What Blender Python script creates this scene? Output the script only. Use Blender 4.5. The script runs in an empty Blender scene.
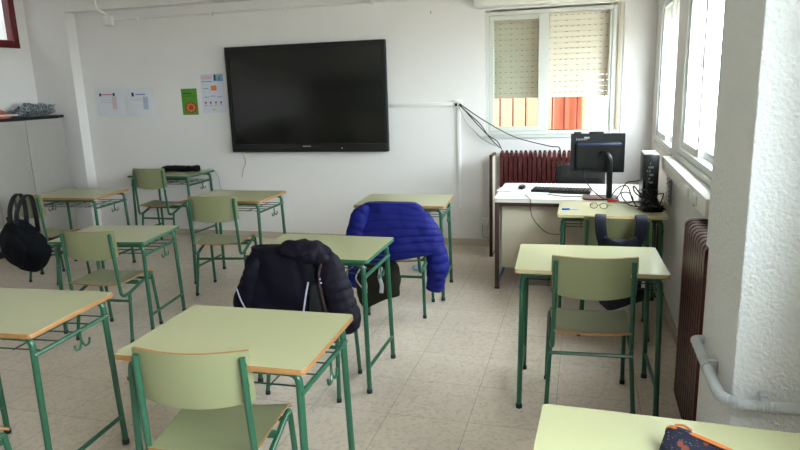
import bpy, bmesh, math, random
from mathutils import Vector, Matrix, noise
PI = math.pi
scn = bpy.context.scene
C = scn.collection
random.seed(4)

# ------------------------------------------------------------------ camera
cam_d = bpy.data.cameras.new('camera')
cam = bpy.data.objects.new('camera', cam_d); C.objects.link(cam)
R_ = Vector((0.96173517, 0.27219587, -0.03122301)); U_ = Vector((-0.02894654, 0.2142698, 0.97634551)); F_ = Vector((-0.27244736, 0.93808201, -0.21394993))
M_ = Matrix((R_, U_, -F_)).transposed().to_4x4(); M_.translation = Vector((0, 0, 1.67525692))
cam.matrix_world = M_
cam_d.sensor_width = 36; cam_d.lens = 638.116 * 36 / 800; cam_d.clip_start = .05; cam_d.clip_end = 200
scn.camera = cam

# ------------------------------------------------------------------ light
w = bpy.data.worlds.new('sky'); scn.world = w; w.use_nodes = True
bg = w.node_tree.nodes['Background']; bg.inputs[0].default_value = (0.86, 0.925, 1.0, 1); bg.inputs[1].default_value = 21
sd = bpy.data.lights.new('sun', 'SUN'); sd.energy = 3; sd.angle = math.radians(1.0); sd.color = (1, .93, .82)
sun = bpy.data.objects.new('sun', sd); C.objects.link(sun)
sun.rotation_euler = Vector((-0.25, -0.75, 0.85)).to_track_quat('Z', 'Y').to_euler()
def portal(loc, size, nrm):
    d = bpy.data.lights.new('window_portal', 'AREA'); d.shape = 'RECTANGLE'; d.size, d.size_y = size
    d.cycles.is_portal = True
    o = bpy.data.objects.new('window_portal', d); C.objects.link(o); o.location = loc
    o.rotation_euler = (Vector(nrm)).to_track_quat('-Z', 'Y').to_euler()
portal((.80, 4.03, 1.68), (1.4, 1.2), (-1, 0, 0))
portal((.80, 5.6, 1.65), (1.4, 1.2), (-1, 0, 0))
portal((1.08, .15, 1.92), (2.7, 1.35), (-1, 0, 0))
portal((-.35, 6.78, 1.35), (1.35, .5), (0, -1, 0))
scn.view_settings.view_transform = 'Standard'; scn.view_settings.look = 'None'
scn.view_settings.exposure = 0.80; scn.view_settings.gamma = 1; scn.view_settings.use_curve_mapping = False
scn.cycles.max_bounces = 10; scn.cycles.diffuse_bounces = 6; scn.cycles.transparent_max_bounces = 12
scn.cycles.use_denoising = True; scn.cycles.sample_clamp_indirect = 6
scn.cycles.caustics_reflective = False; scn.cycles.caustics_refractive = False

# ------------------------------------------------------------------ materials
def srgb(h):
    v = [int(h[i:i+2], 16) / 255 for i in (0, 2, 4)]
    return tuple((c / 12.92 if c <= .04045 else ((c + .055) / 1.055) ** 2.4) for c in v) + (1,)
def mat(name, col, rough=.5, metal=0, var=.06, scale=8, bump=0, bscale=60, spec=.4, coat=0):
    m = bpy.data.materials.new(name); m.use_nodes = True; nt = m.node_tree; N = nt.nodes; L = nt.links
    b = N['Principled BSDF']; b.inputs['Roughness'].default_value = rough; b.inputs['Metallic'].default_value = metal
    b.inputs['Specular IOR Level'].default_value = spec
    if coat: b.inputs['Coat Weight'].default_value = coat; b.inputs['Coat Roughness'].default_value = .12
    c = srgb(col)
    tc = N.new('ShaderNodeTexCoord')
    nz = N.new('ShaderNodeTexNoise'); nz.inputs['Scale'].default_value = scale; nz.inputs['Detail'].default_value = 4
    L.new(tc.outputs['Object'], nz.inputs['Vector'])
    mx = N.new('ShaderNodeMix'); mx.data_type = 'RGBA'
    mx.inputs[6].default_value = tuple(x * (1 - var) for x in c[:3]) + (1,); mx.inputs[7].default_value = tuple(min(1, x * (1 + var)) for x in c[:3]) + (1,)
    L.new(nz.outputs['Fac'], mx.inputs[0]); L.new(mx.outputs[2], b.inputs['Base Color'])
    if bump:
        n2 = N.new('ShaderNodeTexNoise'); n2.inputs['Scale'].default_value = bscale; n2.inputs['Detail'].default_value = 3
        L.new(tc.outputs['Object'], n2.inputs['Vector'])
        bp = N.new('ShaderNodeBump'); bp.inputs['Strength'].default_value = bump; bp.inputs['Distance'].default_value = .01
        L.new(n2.outputs['Fac'], bp.inputs['Height']); L.new(bp.outputs['Normal'], b.inputs['Normal'])
    return m
def glass_mat(name, tint=(1, 1, 1, 1), refl=.06):
    m = bpy.data.materials.new(name); m.use_nodes = True; nt = m.node_tree; N = nt.nodes; L = nt.links
    N.remove(N['Principled BSDF']); out = N['Material Output']
    t = N.new('ShaderNodeBsdfTransparent'); t.inputs[0].default_value = tint
    g = N.new('ShaderNodeBsdfGlossy'); g.inputs['Roughness'].default_value = .02
    x = N.new('ShaderNodeMixShader'); x.inputs[0].default_value = refl
    L.new(t.outputs[0], x.inputs[1]); L.new(g.outputs[0], x.inputs[2]); L.new(x.outputs[0], out.inputs[0])
    return m
def floor_mat():
    m = bpy.data.materials.new('terrazzo_tiles'); m.use_nodes = True; nt = m.node_tree; N = nt.nodes; L = nt.links
    b = N['Principled BSDF']; b.inputs['Roughness'].default_value = .33; b.inputs['Specular IOR Level'].default_value = .5
    tc = N.new('ShaderNodeTexCoord'); mp = N.new('ShaderNodeMapping'); mp.inputs['Location'].default_value = (.942, -2.905 + .402 * 0, 0)
    L.new(tc.outputs['Object'], mp.inputs['Vector'])
    br = N.new('ShaderNodeTexBrick'); br.offset = 0; br.squash = 1
    br.inputs['Scale'].default_value = 1; br.inputs['Brick Width'].default_value = .422; br.inputs['Row Height'].default_value = .402
    br.inputs['Mortar Size'].default_value = .0022; br.inputs['Mortar Smooth'].default_value = .6; br.inputs['Bias'].default_value = 0
    br.inputs['Color1'].default_value = srgb('cabdb0'); br.inputs['Color2'].default_value = srgb('c3b6a9'); br.inputs['Mortar'].default_value = srgb('8d8377')
    L.new(mp.outputs[0], br.inputs['Vector'])
    vo = N.new('ShaderNodeTexVoronoi'); vo.inputs['Scale'].default_value = 55; L.new(tc.outputs['Object'], vo.inputs['Vector'])
    rp = N.new('ShaderNodeValToRGB'); rp.color_ramp.elements[0].position = .0; rp.color_ramp.elements[0].color = (.80, .79, .77, 1); rp.color_ramp.elements[1].position = .6; rp.color_ramp.elements[1].color = (1.04, 1.03, 1.02, 1)
    L.new(vo.outputs['Color'], rp.inputs[0])
    vo2 = N.new('ShaderNodeTexVoronoi'); vo2.inputs['Scale'].default_value = 17; L.new(tc.outputs['Object'], vo2.inputs['Vector'])
    r2 = N.new('ShaderNodeValToRGB'); r2.color_ramp.elements[0].position = .07; r2.color_ramp.elements[0].color = (.55, .5, .46, 1); r2.color_ramp.elements[1].position = .12; r2.color_ramp.elements[1].color = (1, 1, 1, 1)
    L.new(vo2.outputs['Distance'], r2.inputs[0])
    nz = N.new('ShaderNodeTexNoise'); nz.inputs['Scale'].default_value = 1.7; nz.inputs['Detail'].default_value = 5; L.new(tc.outputs['Object'], nz.inputs['Vector'])
    r3 = N.new('ShaderNodeValToRGB'); r3.color_ramp.elements[0].position = .3; r3.color_ramp.elements[0].color = (.86, .85, .84, 1); r3.color_ramp.elements[1].position = .65; r3.color_ramp.elements[1].color = (1.03, 1.03, 1.03, 1)
    L.new(nz.outputs['Fac'], r3.inputs[0])
    prev = br.outputs['Color']
    for s in (rp, r2, r3):
        x = N.new('ShaderNodeMix'); x.data_type = 'RGBA'; x.blend_type = 'MULTIPLY'; x.inputs[0].default_value = 1 if s is not r2 else .6
        L.new(prev, x.inputs[6]); L.new(s.outputs[0], x.inputs[7]); prev = x.outputs[2]
    L.new(prev, b.inputs['Base Color'])
    mr = N.new('ShaderNodeMapRange'); mr.inputs['To Min'].default_value = .26; mr.inputs['To Max'].default_value = .46
    L.new(nz.outputs['Fac'], mr.inputs['Value']); L.new(mr.outputs[0], b.inputs['Roughness'])
    return m
def print_mat(name, base, spots, scale=40):
    """paper or cloth with irregular coloured blotches"""
    m = bpy.data.materials.new(name); m.use_nodes = True; nt = m.node_tree; N = nt.nodes; L = nt.links
    b = N['Principled BSDF']; b.inputs['Roughness'].default_value = .7
    tc = N.new('ShaderNodeTexCoord'); prev = None
    c = N.new('ShaderNodeRGB'); c.outputs[0].default_value = srgb(base); prev = c.outputs[0]
    for i, (col, thr, sc) in enumerate(spots):
        v = N.new('ShaderNodeTexVoronoi'); v.inputs['Scale'].default_value = sc
        mp = N.new('ShaderNodeMapping'); mp.inputs['Location'].default_value = (i * 3.3, i * 1.7, i * .9)
        L.new(tc.outputs['Object'], mp.inputs['Vector']); L.new(mp.outputs[0], v.inputs['Vector'])
        lt = N.new('ShaderNodeMath'); lt.operation = 'LESS_THAN'; lt.inputs[1].default_value = thr; L.new(v.outputs['Distance'], lt.inputs[0])
        x = N.new('ShaderNodeMix'); x.data_type = 'RGBA'; L.new(lt.outputs[0], x.inputs[0]); L.new(prev, x.inputs[6]); x.inputs[7].default_value = srgb(col); prev = x.outputs[2]
    L.new(prev, b.inputs['Base Color'])
    return m
def slat_mat(name, col, t=.35):
    m = mat(name, col, .6, var=.03); nt = m.node_tree; N = nt.nodes; L = nt.links; b = N['Principled BSDF']; out = N['Material Output']
    tr = N.new('ShaderNodeBsdfTranslucent'); tr.inputs[0].default_value = srgb(col); x = N.new('ShaderNodeMixShader'); x.inputs[0].default_value = t
    L.new(b.outputs[0], x.inputs[1]); L.new(tr.outputs[0], x.inputs[2]); L.new(x.outputs[0], out.inputs[0]); return m
M = dict(
    wall=mat('white_plaster', 'dad6d5', .85, var=.015, scale=3, bump=.12, bscale=35),
    rough=mat('rough_white_plaster', 'e0e2e4', .85, var=.015, scale=3, bump=.9, bscale=75),
    ceil=mat('ceiling_paint', 'e2e0dc', .9, var=.01),
    back=mat('darkened_back_wall', '6e6a62', .9, var=.03),  # unseen wall, darkened to cut the bounce light in the room
    base=mat('stone_baseboard', 'b5a896', .5, var=.12, scale=60),
    green=mat('green_laminate', '9f9e7b', .33, var=.02, scale=4, coat=.12),
    greend=mat('worn_green_laminate', '9fa878', .34, var=.03, scale=5, coat=.2),
    ply=mat('olive_plywood_laminate', '808260', .38, var=.03, scale=5, coat=.2),
    edge=mat('varnished_wood_edge', '93693f', .45, var=.2, scale=40),
    edgep=mat('pale_wood_edge', 'b3a27c', .45, var=.12, scale=40),
    edgeg=mat('green_plastic_edge', '2f5a3e', .4, var=.05),
    frame=mat('green_enamel_tube', '24523c', .34, var=.05, scale=10, coat=.2),
    rubber=mat('black_rubber', '15171a', .6),
    wire=mat('dark_green_wire', '243a2e', .4),
    steel=mat('grey_steel', '8c918f', .35, metal=.7),
    black=mat('black_plastic', '0e0f10', .35, var=.1),
    blackm=mat('matte_black_plastic', '0b0b0d', .6, var=.1),
    screen=mat('dark_screen', '0e0f0e', .22, var=.04, spec=.5),
    blue=mat('blue_nylon', '141961', .62, spec=.12, var=.12, scale=14, bump=.15, bscale=120),
    navy=mat('dark_navy_nylon', '0b0a15', .72, spec=.12, var=.15, scale=14, bump=.15, bscale=120),
    plum=mat('plum_nylon', '120e1a', .7, spec=.12, var=.15, scale=14, bump=.12, bscale=120),
    lining=mat('black_lining', '08080b', .85),
    zipp=mat('silver_zip', 'b9b6c4', .4, metal=.3),
    bagk=mat('black_canvas', '0b0c12', .85, spec=.15, var=.2, scale=20, bump=.3, bscale=200),
    bagn=mat('navy_canvas', '0e1224', .75, var=.15, scale=20, bump=.2, bscale=200),
    khaki=mat('khaki_dark_canvas', '211f17', .85, spec=.15, var=.2, scale=20, bump=.3, bscale=150),
    pale=mat('pale_grey_webbing', 'a7abb0', .7),
    rad=mat('oxblood_enamel', '420e0e', .4, var=.08, coat=.1),
    alu=mat('white_aluminium', 'd4d6d5', .4, var=.02),
    alug=mat('grey_aluminium', 'c2c3be', .42, var=.02),
    shutg=slat_mat('greenish_shutter_slats', 'd2d1c6', .32),
    shutc=slat_mat('cream_shutter_slats', 'dcd7c8', .18),
    bars=mat('rust_red_bars', '7a2a1c', .5),
    orange=mat('peach_render', 'ead2ba', .9, var=.05, scale=2),
    redc=mat('red_orange_render', 'c98874', .9, var=.05),
    pinkb=mat('pale_pink_render', 'c9a89c', .9, var=.05, scale=1),
    yard=mat('pale_paving', 'b8b0a4', .9),
    redf=mat('dark_red_paint', '5c1016', .4),
    cab=mat('light_grey_melamine', '98938e', .5, var=.02),
    cabt=mat('black_cabinet_top', '0c0c0d', .4),
    whitem=mat('white_melamine', 'd5d0c8', .35, var=.015),
    cream=mat('cream_panel', 'c2b9a6', .5, var=.02),
    brown=mat('brown_steel', '3a261e', .45, var=.06),
    paper=mat('white_paper', 'd2d2d8', .8, var=.02),
    paperp=mat('poster_paper', 'c9ccd8', .7, var=.03),
    white=mat('white_plastic', 'dedcd8', .45, var=.01),
    conduit=mat('grey_conduit_plastic', 'b4b9be', .5, var=.02),
    bluep=mat('blue_plastic', '1f50b8', .4),
    bluet=mat('blue_tape', '2f6fc0', .5),
    redp=mat('red_plastic', 'b0241c', .4),
    pblue=mat('pale_blue_paper', '8fb4c4', .7),
    postg=mat('poster_green', '4b8a26', .6, var=.12, scale=20),
    postb=mat('poster_brown', '8a4a26', .6, var=.3, scale=40),
    postl=mat('poster_blue', '7f9cc4', .6, var=.3, scale=30),
    posto=mat('poster_orange', 'd9773c', .6, var=.2, scale=50),
    postr=mat('poster_red', 'a8545c', .6, var=.2, scale=60),
    inkd=mat('dark_ink', '35303a', .7), inkr=mat('red_ink', 'b07078', .7), inkb=mat('blue_ink', '7c8cb4', .7),
    inkrl=mat('pale_red_ink', 'c8b2b8', .7), inkbl=mat('pale_blue_ink', 'b0b8cc', .7), yellow=mat('yellow_ink', 'd8c23c', .6),
    logo=mat('grey_lettering', 'a8aaad', .5), ozip=mat('orange_zip_tape', 'a85a26', .6),
    grease=mat('orange_cover', 'b0603c', .6), pinkc=mat('pale_pink_cover', 'b8a09c', .6),
    glass=glass_mat('window_glass', (.93, .97, .95, 1), .05),
    glassg=glass_mat('green_tinted_glass', (.93, .95, .925, 1), .05),
    glassl=glass_mat('lens_glass', (.95, .95, .95, 1), .08),
    floor=floor_mat(),
    crumple=print_mat('patterned_grey_cloth', '6e7174', [('2c3034', .42, 55), ('b4b6ba', .34, 70), ('3b4a55', .3, 40)]),
    floral=print_mat('floral_navy_cloth', '14172e', [('6f7090', .16, 95), ('7a3c2c', .30, 30), ('6a6458', .16, 130)]),
)

# ------------------------------------------------------------------ mesh helpers
def obj(name, bm, m, parent=None, smooth=True, loc=None):
    me = bpy.data.meshes.new(name); bmesh.ops.recalc_face_normals(bm, faces=bm.faces[:]); bm.to_mesh(me); bm.free()
    if isinstance(m, (list, tuple)):
        for x in m: me.materials.append(x)
    else: me.materials.append(m)
    if smooth:
        for p in me.polygons: p.use_smooth = True
        try: me.set_sharp_from_angle(angle=math.radians(38))
        except Exception: pass
    o = bpy.data.objects.new(name, me); C.objects.link(o)
    if parent: o.parent = parent
    if loc: o.location = loc
    return o
def tag(o, label=None, cat=None, group=None, kind=None):
    if label: o['label'] = label
    if cat: o['category'] = cat
    if group: o['group'] = group
    if kind: o['kind'] = kind
    return o
def thing(name, label, cat, loc=(0, 0, 0), rz=0, group=None, s=(1, 1, 1)):
    o = bpy.data.objects.new(name, None); C.objects.link(o); o.location = loc; o.rotation_euler = (0, 0, rz); o.scale = s
    o.empty_display_size = .1
    return tag(o, label, cat, group)
def B(): return bmesh.new()
def box(bm, x0, x1, y0, y1, z0, z1, bev=0, mi=0, seg=2):
    r = bmesh.ops.create_cube(bm, size=1); vs = r['verts']
    for v in vs: v.co = Vector(((x0 + x1) / 2 + v.co.x * (x1 - x0), (y0 + y1) / 2 + v.co.y * (y1 - y0), (z0 + z1) / 2 + v.co.z * (z1 - z0)))
    fs = list({f for v in vs for f in v.link_faces})
    if bev:
        es = list({e for v in vs for e in v.link_edges})
        rr = bmesh.ops.bevel(bm, geom=es, offset=bev, segments=seg, profile=.5, affect='EDGES'); fs = rr['faces'] + [f for f in fs if f.is_valid]
    for f in fs:
        if f.is_valid: f.material_index = mi
    return bm
def fillet(pts, rads, n=6):
    P = [Vector(p) for p in pts]
    if not isinstance(rads, (list, tuple)): rads = [rads] * len(P)
    out = [P[0]]
    for i in range(1, len(P) - 1):
        a = (P[i-1] - P[i]); b = (P[i+1] - P[i]); r = min(rads[i], a.length * .48, b.length * .48)
        if r < 1e-4: out.append(P[i]); continue
        p0 = P[i] + a.normalized() * r; p1 = P[i] + b.normalized() * r
        for k in range(n + 1):
            t = k / n; out.append((1-t)**2 * p0 + 2*t*(1-t) * P[i] + t*t * p1)
    out.append(P[-1]); return out
def tube(bm, pts, r, n=10, rads=0, caps=True, mi=0):
    P = fillet(pts, rads) if rads else [Vector(p) for p in pts]
    rr = r if isinstance(r, (list, tuple)) else [r] * len(P)
    t0 = (P[1] - P[0]).normalized(); up = Vector((0, 0, 1)) if abs(t0.z) < .9 else Vector((1, 0, 0))
    u = t0.cross(up).normalized(); rings = []
    for i, p in enumerate(P):
        if i == 0: t = P[1] - P[0]
        elif i == len(P) - 1: t = P[-1] - P[-2]
        else: t = (P[i+1] - P[i]).normalized() + (P[i] - P[i-1]).normalized()
        t.normalize(); u = (u - t * u.dot(t)).normalized(); v = t.cross(u)
        rings.append([bm.verts.new(p + (u * math.cos(2*PI*k/n) + v * math.sin(2*PI*k/n)) * rr[i]) for k in range(n)])
    for a, b in zip(rings, rings[1:]):
        for k in range(n):
            f = bm.faces.new((a[k], a[(k+1) % n], b[(k+1) % n], b[k])); f.material_index = mi
    if caps:
        bm.faces.new(rings[0][::-1]).material_index = mi; bm.faces.new(rings[-1]).material_index = mi
    return bm
def lathe(bm, prof, c=(0, 0, 0), n=24, mi=0):
    rings = []
    for r, z in prof:
        rings.append([bm.verts.new((c[0] + r*math.cos(2*PI*k/n), c[1] + r*math.sin(2*PI*k/n), c[2] + z)) for k in range(n)])
    for a, b in zip(rings, rings[1:]):
        for k in range(n): bm.faces.new((a[k], a[(k+1) % n], b[(k+1) % n], b[k])).material_index = mi
    bm.faces.new(rings[0][::-1]); bm.faces.new(rings[-1])
    return bm
def prism(bm, outline, thick, mapf, mi=0):
    """extrude a closed 2-D outline; mapf(a, b, t) -> 3-D"""
    f0 = [bm.verts.new(mapf(a, b, 0)) for a, b in outline]; f1 = [bm.verts.new(mapf(a, b, thick)) for a, b in outline]
    n = len(outline); bm.faces.new(f0[::-1]).material_index = mi; bm.faces.new(f1).material_index = mi
    for i in range(n): bm.faces.new((f0[i], f0[(i+1) % n], f1[(i+1) % n], f1[i])).material_index = mi
    return bm
def rrect(x0, x1, y0, y1, r, n=5):
    o = []
    for cx, cy, a in ((x1-r, y0+r, -PI/2), (x1-r, y1-r, 0), (x0+r, y1-r, PI/2), (x0+r, y0+r, PI)):
        for k in range(n + 1): t = a + PI/2 * k/n; o.append((cx + r*math.cos(t), cy + r*math.sin(t)))
    return o
def catmull(keys, t):
    n = len(keys) - 1; x = min(max(t * n, 0), n - 1e-6); i = int(x); f = x - i
    k = lambda j: keys[min(max(j, 0), n)]
    a, b, c, d = k(i-1), k(i), k(i+1), k(i+2)
    return [.5 * ((2*q) + (-p + r) * f + (2*p - 5*q + 4*r - s) * f*f + (-p + 3*q - 3*r + s) * f**3) for p, q, r, s in zip(a, b, c, d)]
def puffy(bm, keys, uax=(1, 0, 0), n=48, m=60, rib=0, amp=.01, wr=.006, ex=2.5, seed=0, sag=0, wf=9, mi=0, dm=.09, fold=0):
    """soft closed shell along a path; keys = (x, y, z, half width, half depth); rib = quilting pitch in metres"""
    uax = Vector(uax); K = [catmull(keys, i / m) for i in range(m + 1)]
    P = [Vector(k[:3]) for k in K]; s = 0; rings = []
    for i, k in enumerate(K):
        if i: s += (P[i] - P[i-1]).length
        t = (P[min(i+1, m)] - P[max(i-1, 0)]).normalized()
        u = (uax - t * uax.dot(t)).normalized(); v = t.cross(u)
        e = min(i, m - i) / m; dome = min(1, e / dm); dome = math.sqrt(max(0.0, 1 - (1 - dome) ** 2)) * .97 + .03
        ring = []
        for q in range(n):
            a = 2*PI*q/n; ca, sa = math.cos(a), math.sin(a)
            x = math.copysign(abs(ca) ** (2/ex), ca); y = math.copysign(abs(sa) ** (2/ex), sa)
            hu, hv = max(k[3], .004) * dome, max(k[4], .004) * dome
            p = P[i] + u * x * hu + v * y * hv
            nrm = (u * x * hv + v * y * hu); nrm = nrm.normalized() if nrm.length > 1e-6 else u
            d = 0
            if rib:
                ph = (s + sag * (1 - abs(ca) ** 2)) / rib + .18 * noise.noise(Vector((a * .8, seed, s * 3)))
                d += amp * (abs(math.sin(PI * ph)) ** .45 - .75) * dome
            q3 = p * wf + Vector((seed * 7.1, 0, 0))
            d += wr * noise.noise(q3) * 1.6 * dome + wr * .7 * noise.noise(q3 * 2.7) * dome
            if fold: d += fold * (abs(noise.noise(Vector((p.x * 9 + p.z * 2.2, p.y * 3, p.z * 2.0 + seed)))) ** .7 - .3) * dome
            if rib: d += .0022 * noise.noise(Vector((p.x * 60, p.y * 60, p.z * 18))) * dome
            ring.append(bm.verts.new(p + nrm * d))
        rings.append(ring)
    for a, b in zip(rings, rings[1:]):
        for q in range(n): bm.faces.new((a[q], a[(q+1) % n], b[(q+1) % n], b[q])).material_index = mi
    bm.faces.new(rings[0][::-1]).material_index = mi; bm.faces.new(rings[-1]).material_index = mi
    return bm
def ribbon(bm, pts, wdt, th, wax, mi=0, n=None):
    """flat strap along a smooth path; wax = width axis"""
    m = n or 6 * len(pts); P = [Vector(catmull([tuple(p) for p in pts], i / m)) for i in range(m + 1)]; wax = Vector(wax); rows = []
    for i, p in enumerate(P):
        t = (P[min(i+1, m)] - P[max(i-1, 0)]).normalized(); u = (wax - t * wax.dot(t)).normalized(); v = t.cross(u)
        rows.append([bm.verts.new(p + u*a*wdt/2 + v*b*th/2) for a, b in ((-1, -.4), (-.8, -1), (.8, -1), (1, -.4), (1, .4), (.8, 1), (-.8, 1), (-1, .4))])
    for a, b in zip(rows, rows[1:]):
        for k in range(8): bm.faces.new((a[k], a[(k+1) % 8], b[(k+1) % 8], b[k])).material_index = mi
    bm.faces.new(rows[0][::-1]).material_index = mi; bm.faces.new(rows[-1]).material_index = mi
    return bm
def struct(name, bm, m, parent=None, smooth=False, label=None):
    o = obj(name, bm, m, parent, smooth); 
    if parent is None: o['kind'] = 'structure'
    if label: o['label'] = label
    return o

# ------------------------------------------------------------------ room shell
XL, XR, XN, YF, YP, YB, ZC = -6.33, .62, .75, 6.49, 6.34, -1.6, 3.0
bm = B(); box(bm, XL - 2.2, 1.0, YB - .2, YF + .25, -.1, 0); struct('floor', bm, M['floor'], label='pale terrazzo tile floor')
bm = B(); box(bm, XL - .2, 1.0, YB - .2, YF + .25, ZC, ZC + .15); struct('ceiling', bm, M['ceil'], label='white ceiling')
# front wall with the shuttered window opening
WX0, WX1, WZ0, WZ1 = -.955, .335, 1.155, 2.36
bm = B(); box(bm, XL - .2, WX0, YF, YF + .25, 0, ZC); box(bm, WX1, XR + .16, YF, YF + .25, 0, ZC)
box(bm, WX0, WX1, YF, YF + .25, 0, WZ0); box(bm, WX0, WX1, YF, YF + .25, WZ1, ZC); struct('wall_front', bm, M['wall'], label='white front wall behind the big screen')
bm = B(); box(bm, XL, -5.768, YP, YF, 0, ZC); box(bm, -5.768, -3.9, YP, YF, 2.612, ZC); box(bm, -3.9, -1.3, YP, YF, 2.612, ZC); struct('beam', bm, M['wall'], label='wall thickening and beam at the left end of the front wall')
# left wall with the red framed interior window
LY0, LY1, LZ0, LZ1 = 4.9, 6.184, 2.228, 2.95
bm = B(); box(bm, XL - .15, XL, YB - .2, LY0, 0, ZC); box(bm, XL - .15, XL, LY1, YF, 0, ZC)
box(bm, XL - .15, XL, LY0, LY1, 0, LZ0); box(bm, XL - .15, XL, LY0, LY1, LZ1, ZC); struct('wall_left', bm, M['wall'], label='white left wall above the grey cupboard')
bm = B(); box(bm, XL - 2.0, XL - 1.85, 3.0, YF + .25, 0, 3.5); box(bm, XL - 2.0, XL - .15, 3.0, YF + .25, 3.4, 3.5); box(bm, XL - 2.0, XL - .15, 2.9, 3.0, 0, 3.15); box(bm, XL - 2.0, XL - .15, YF + .1, YF + .25, 0, 3.4); struct('wall_corridor', bm, M['wall'], label='corridor wall seen through the red framed window, with added roof and end that dim it')  # roof and near end are added to keep the corridor dim
bm = B(); box(bm, XL - .2, 1.0, YB - .2, YB, 0, ZC); struct('wall_back', bm, M['back'])
# right wall: far bay with two windows, pillar, near bay with one window
W1 = (5.0, 6.2, 1.125, 2.33); W2 = (3.40, 4.66, 1.17, 2.33); PY0, PY1, PX = 2.13, 2.74, .49
bm = B()
for a, b in ((PY1, W2[0]), (W2[1], W1[0]), (W1[1], YF)): box(bm, XR, XR + .16, a, b, 0, ZC)
for W in (W1, W2):
    box(bm, XR, XR + .16, W[0], W[1], 0, W[2]); box(bm, XR, XR + .16, W[0], W[1], W[3], ZC)
struct('wall_right', bm, M['wall'], label='white window wall on the right')
NW = (-1.2, 1.5, 1.25, 2.6)
bm = B(); box(bm, XN, XN + .3, YB, NW[0], 0, ZC); box(bm, XN, XN + .3, NW[1], PY0, 0, ZC)
box(bm, XN, XN + .3, NW[0], NW[1], 0, NW[2]); box(bm, XN, XN + .3, NW[0], NW[1], NW[3], ZC); struct('wall_right_near', bm, M['wall'])
bm = B(); box(bm, PX, XN + .3, PY0, PY1, 0, ZC, .006); struct('pillar', bm, M['rough'], label='square rough plaster pillar between the window bays')
bm = B(); box(bm, -5.76, WX1 + .28, YF - .015, YF, 0, .072); struct('baseboard_front', bm, M['base'])
bm = B(); box(bm, XR - .015, XR, PY1, YF - .015, 0, .072); struct('baseboard_right', bm, M['base'])
bm = B(); box(bm, XL, XL + .015, YB, YP, 0, .072); struct('baseboard_left', bm, M['base'])

# ---- outside
bm = B(); box(bm, -40, 40, -40, 60, -.4, -.12); struct('ground_outside', bm, M['yard'])
bm = B(); box(bm, -4.5, .02, 9.0, 9.2, -.12, 3.0); box(bm, .02, .78, 9.0, 9.2, -.12, .9); box(bm, .02, .78, 9.0, 9.2, 1.75, 3.0); box(bm, -4.7, -4.5, 6.74, 9.2, -.12, 3.2); box(bm, .78, .92, 6.74, 9.2, -.12, 3.2)  # rear wall shows in the window; the two side walls are added light blockers
struct('wall_courtyard', bm, M['orange'], label='peach wall outside the front window, with unseen side walls added to shade it')
bm = B(); box(bm, -4.7, .92, 6.74, 8.35, 3.0, 3.2); struct('shade_roof_courtyard', bm, M['yard'], label='unseen roof added over the court to block sky light')  # unseen slab, added to keep the sky off the peach wall
bm = B(); box(bm, -.38, -.02, 8.6, 8.9, -.12, 2.98, .02)
for k in range(3): box(bm, -.34 + k*.11, -.30 + k*.11, 8.56, 8.6, -.12, 2.98)
struct('column_outside', bm, M['redc'], label='red painted column outside the front window')
bm = B(); box(bm, 7.5, 9, 18, 31, -.12, 9); 
for k in range(5): box(bm, 7.4, 7.5, 18.6 + k*2.4, 19.8 + k*2.4, 2.2, 4.0)
struct('building_outside', bm, M['pinkb'], label='pale pink building beyond the side windows')

# ------------------------------------------------------------------ windows
def rect_frame(bm, axis, c, a0, a1, z0, z1, t, d, mi=0):
    """four bars round a rectangle; axis 'x': lies in an X-Z plane at y=c, 'y': in a Y-Z plane at x=c"""
    R = [(a0, a0+t, z0, z1), (a1-t, a1, z0, z1), (a0+t, a1-t, z0, z0+t), (a0+t, a1-t, z1-t, z1)]
    for p0, p1, q0, q1 in R:
        if axis == 'x': box(bm, p0, p1, c - d/2, c + d/2, q0, q1, .003, mi, 1)
        else: box(bm, c - d/2, c + d/2, p0, p1, q0, q1, .003, mi, 1)
def slats(bm, axis, c, a0, a1, z0, z1, p=.05, th=.012, mi=0):
    z = z0; k = 0
    while z < z1 - .005:
        zt = min(z + p - .0005, z1)
        if axis == 'x': box(bm, a0, a1, c - th/2, c + th/2, z, zt, .0035, mi, 1)
        else: box(bm, c - th/2, c + th/2, a0, a1, z, zt, .0035, mi, 1)
        z += p
w1 = thing('window_1', 'grey aluminium sliding window with half lowered shutters on the front wall', 'window', (0, 0, 0)); w1['kind'] = 'structure'
bm = B(); rect_frame(bm, 'x', YF + .06, WX0, .27, WZ0, WZ1 - .02, .035, .09); box(bm, -.405, -.345, YF + .03, YF + .1, WZ0, WZ1 - .02, .003)
box(bm, .268, WX1, YF + .012, YF + .10, WZ0, WZ1, .002); box(bm, .21, .24, YF + .03, YF + .10, WZ0, WZ1, .002); struct('window_frame', bm, M['alug'], w1)
bm = B(); rect_frame(bm, 'x', YF + .045, WX0 + .037, -.40, WZ0 + .037, WZ1 - .057, .042, .03); s = struct('sash', bm, M['alug'], w1)
bm = B(); box(bm, WX0 + .079, -.442, YF + .043, YF + .047, WZ0 + .079, WZ1 - .099); struct('glass', bm, M['glassg'], s)
bm = B(); rect_frame(bm, 'x', YF + .08, WX0 + .05, -.41, WZ0 + .037, WZ1 - .057, .03, .02); s = struct('sash', bm, M['alug'], w1)
for a0, a1, mm, nm in ((WX0 + .035, -.375, 'shutg', 'greenish lowered roller shutter'), (-.375, .268, 'shutc', 'cream lowered roller shutter')):
    bm = B(); slats(bm, 'x', YF + .135, a0, a1, 1.51, WZ1, .052); o = struct('roller_shutter', bm, M[mm], w1); o['label'] = nm
bm = B()
for x in (-.88, -.78, -.63, -.57, -.50, -.10, .10): 
    pass
for r_ in range(1, 16):
    z = 1.51 + r_ * .052
    for k in range(22):
        x = WX0 + .07 + k * .053
        if x < .2 and (r_ % 2 or k % 2): box(bm, x, x + .022, YF + .126, YF + .13, z - .006, z - .002)
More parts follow.
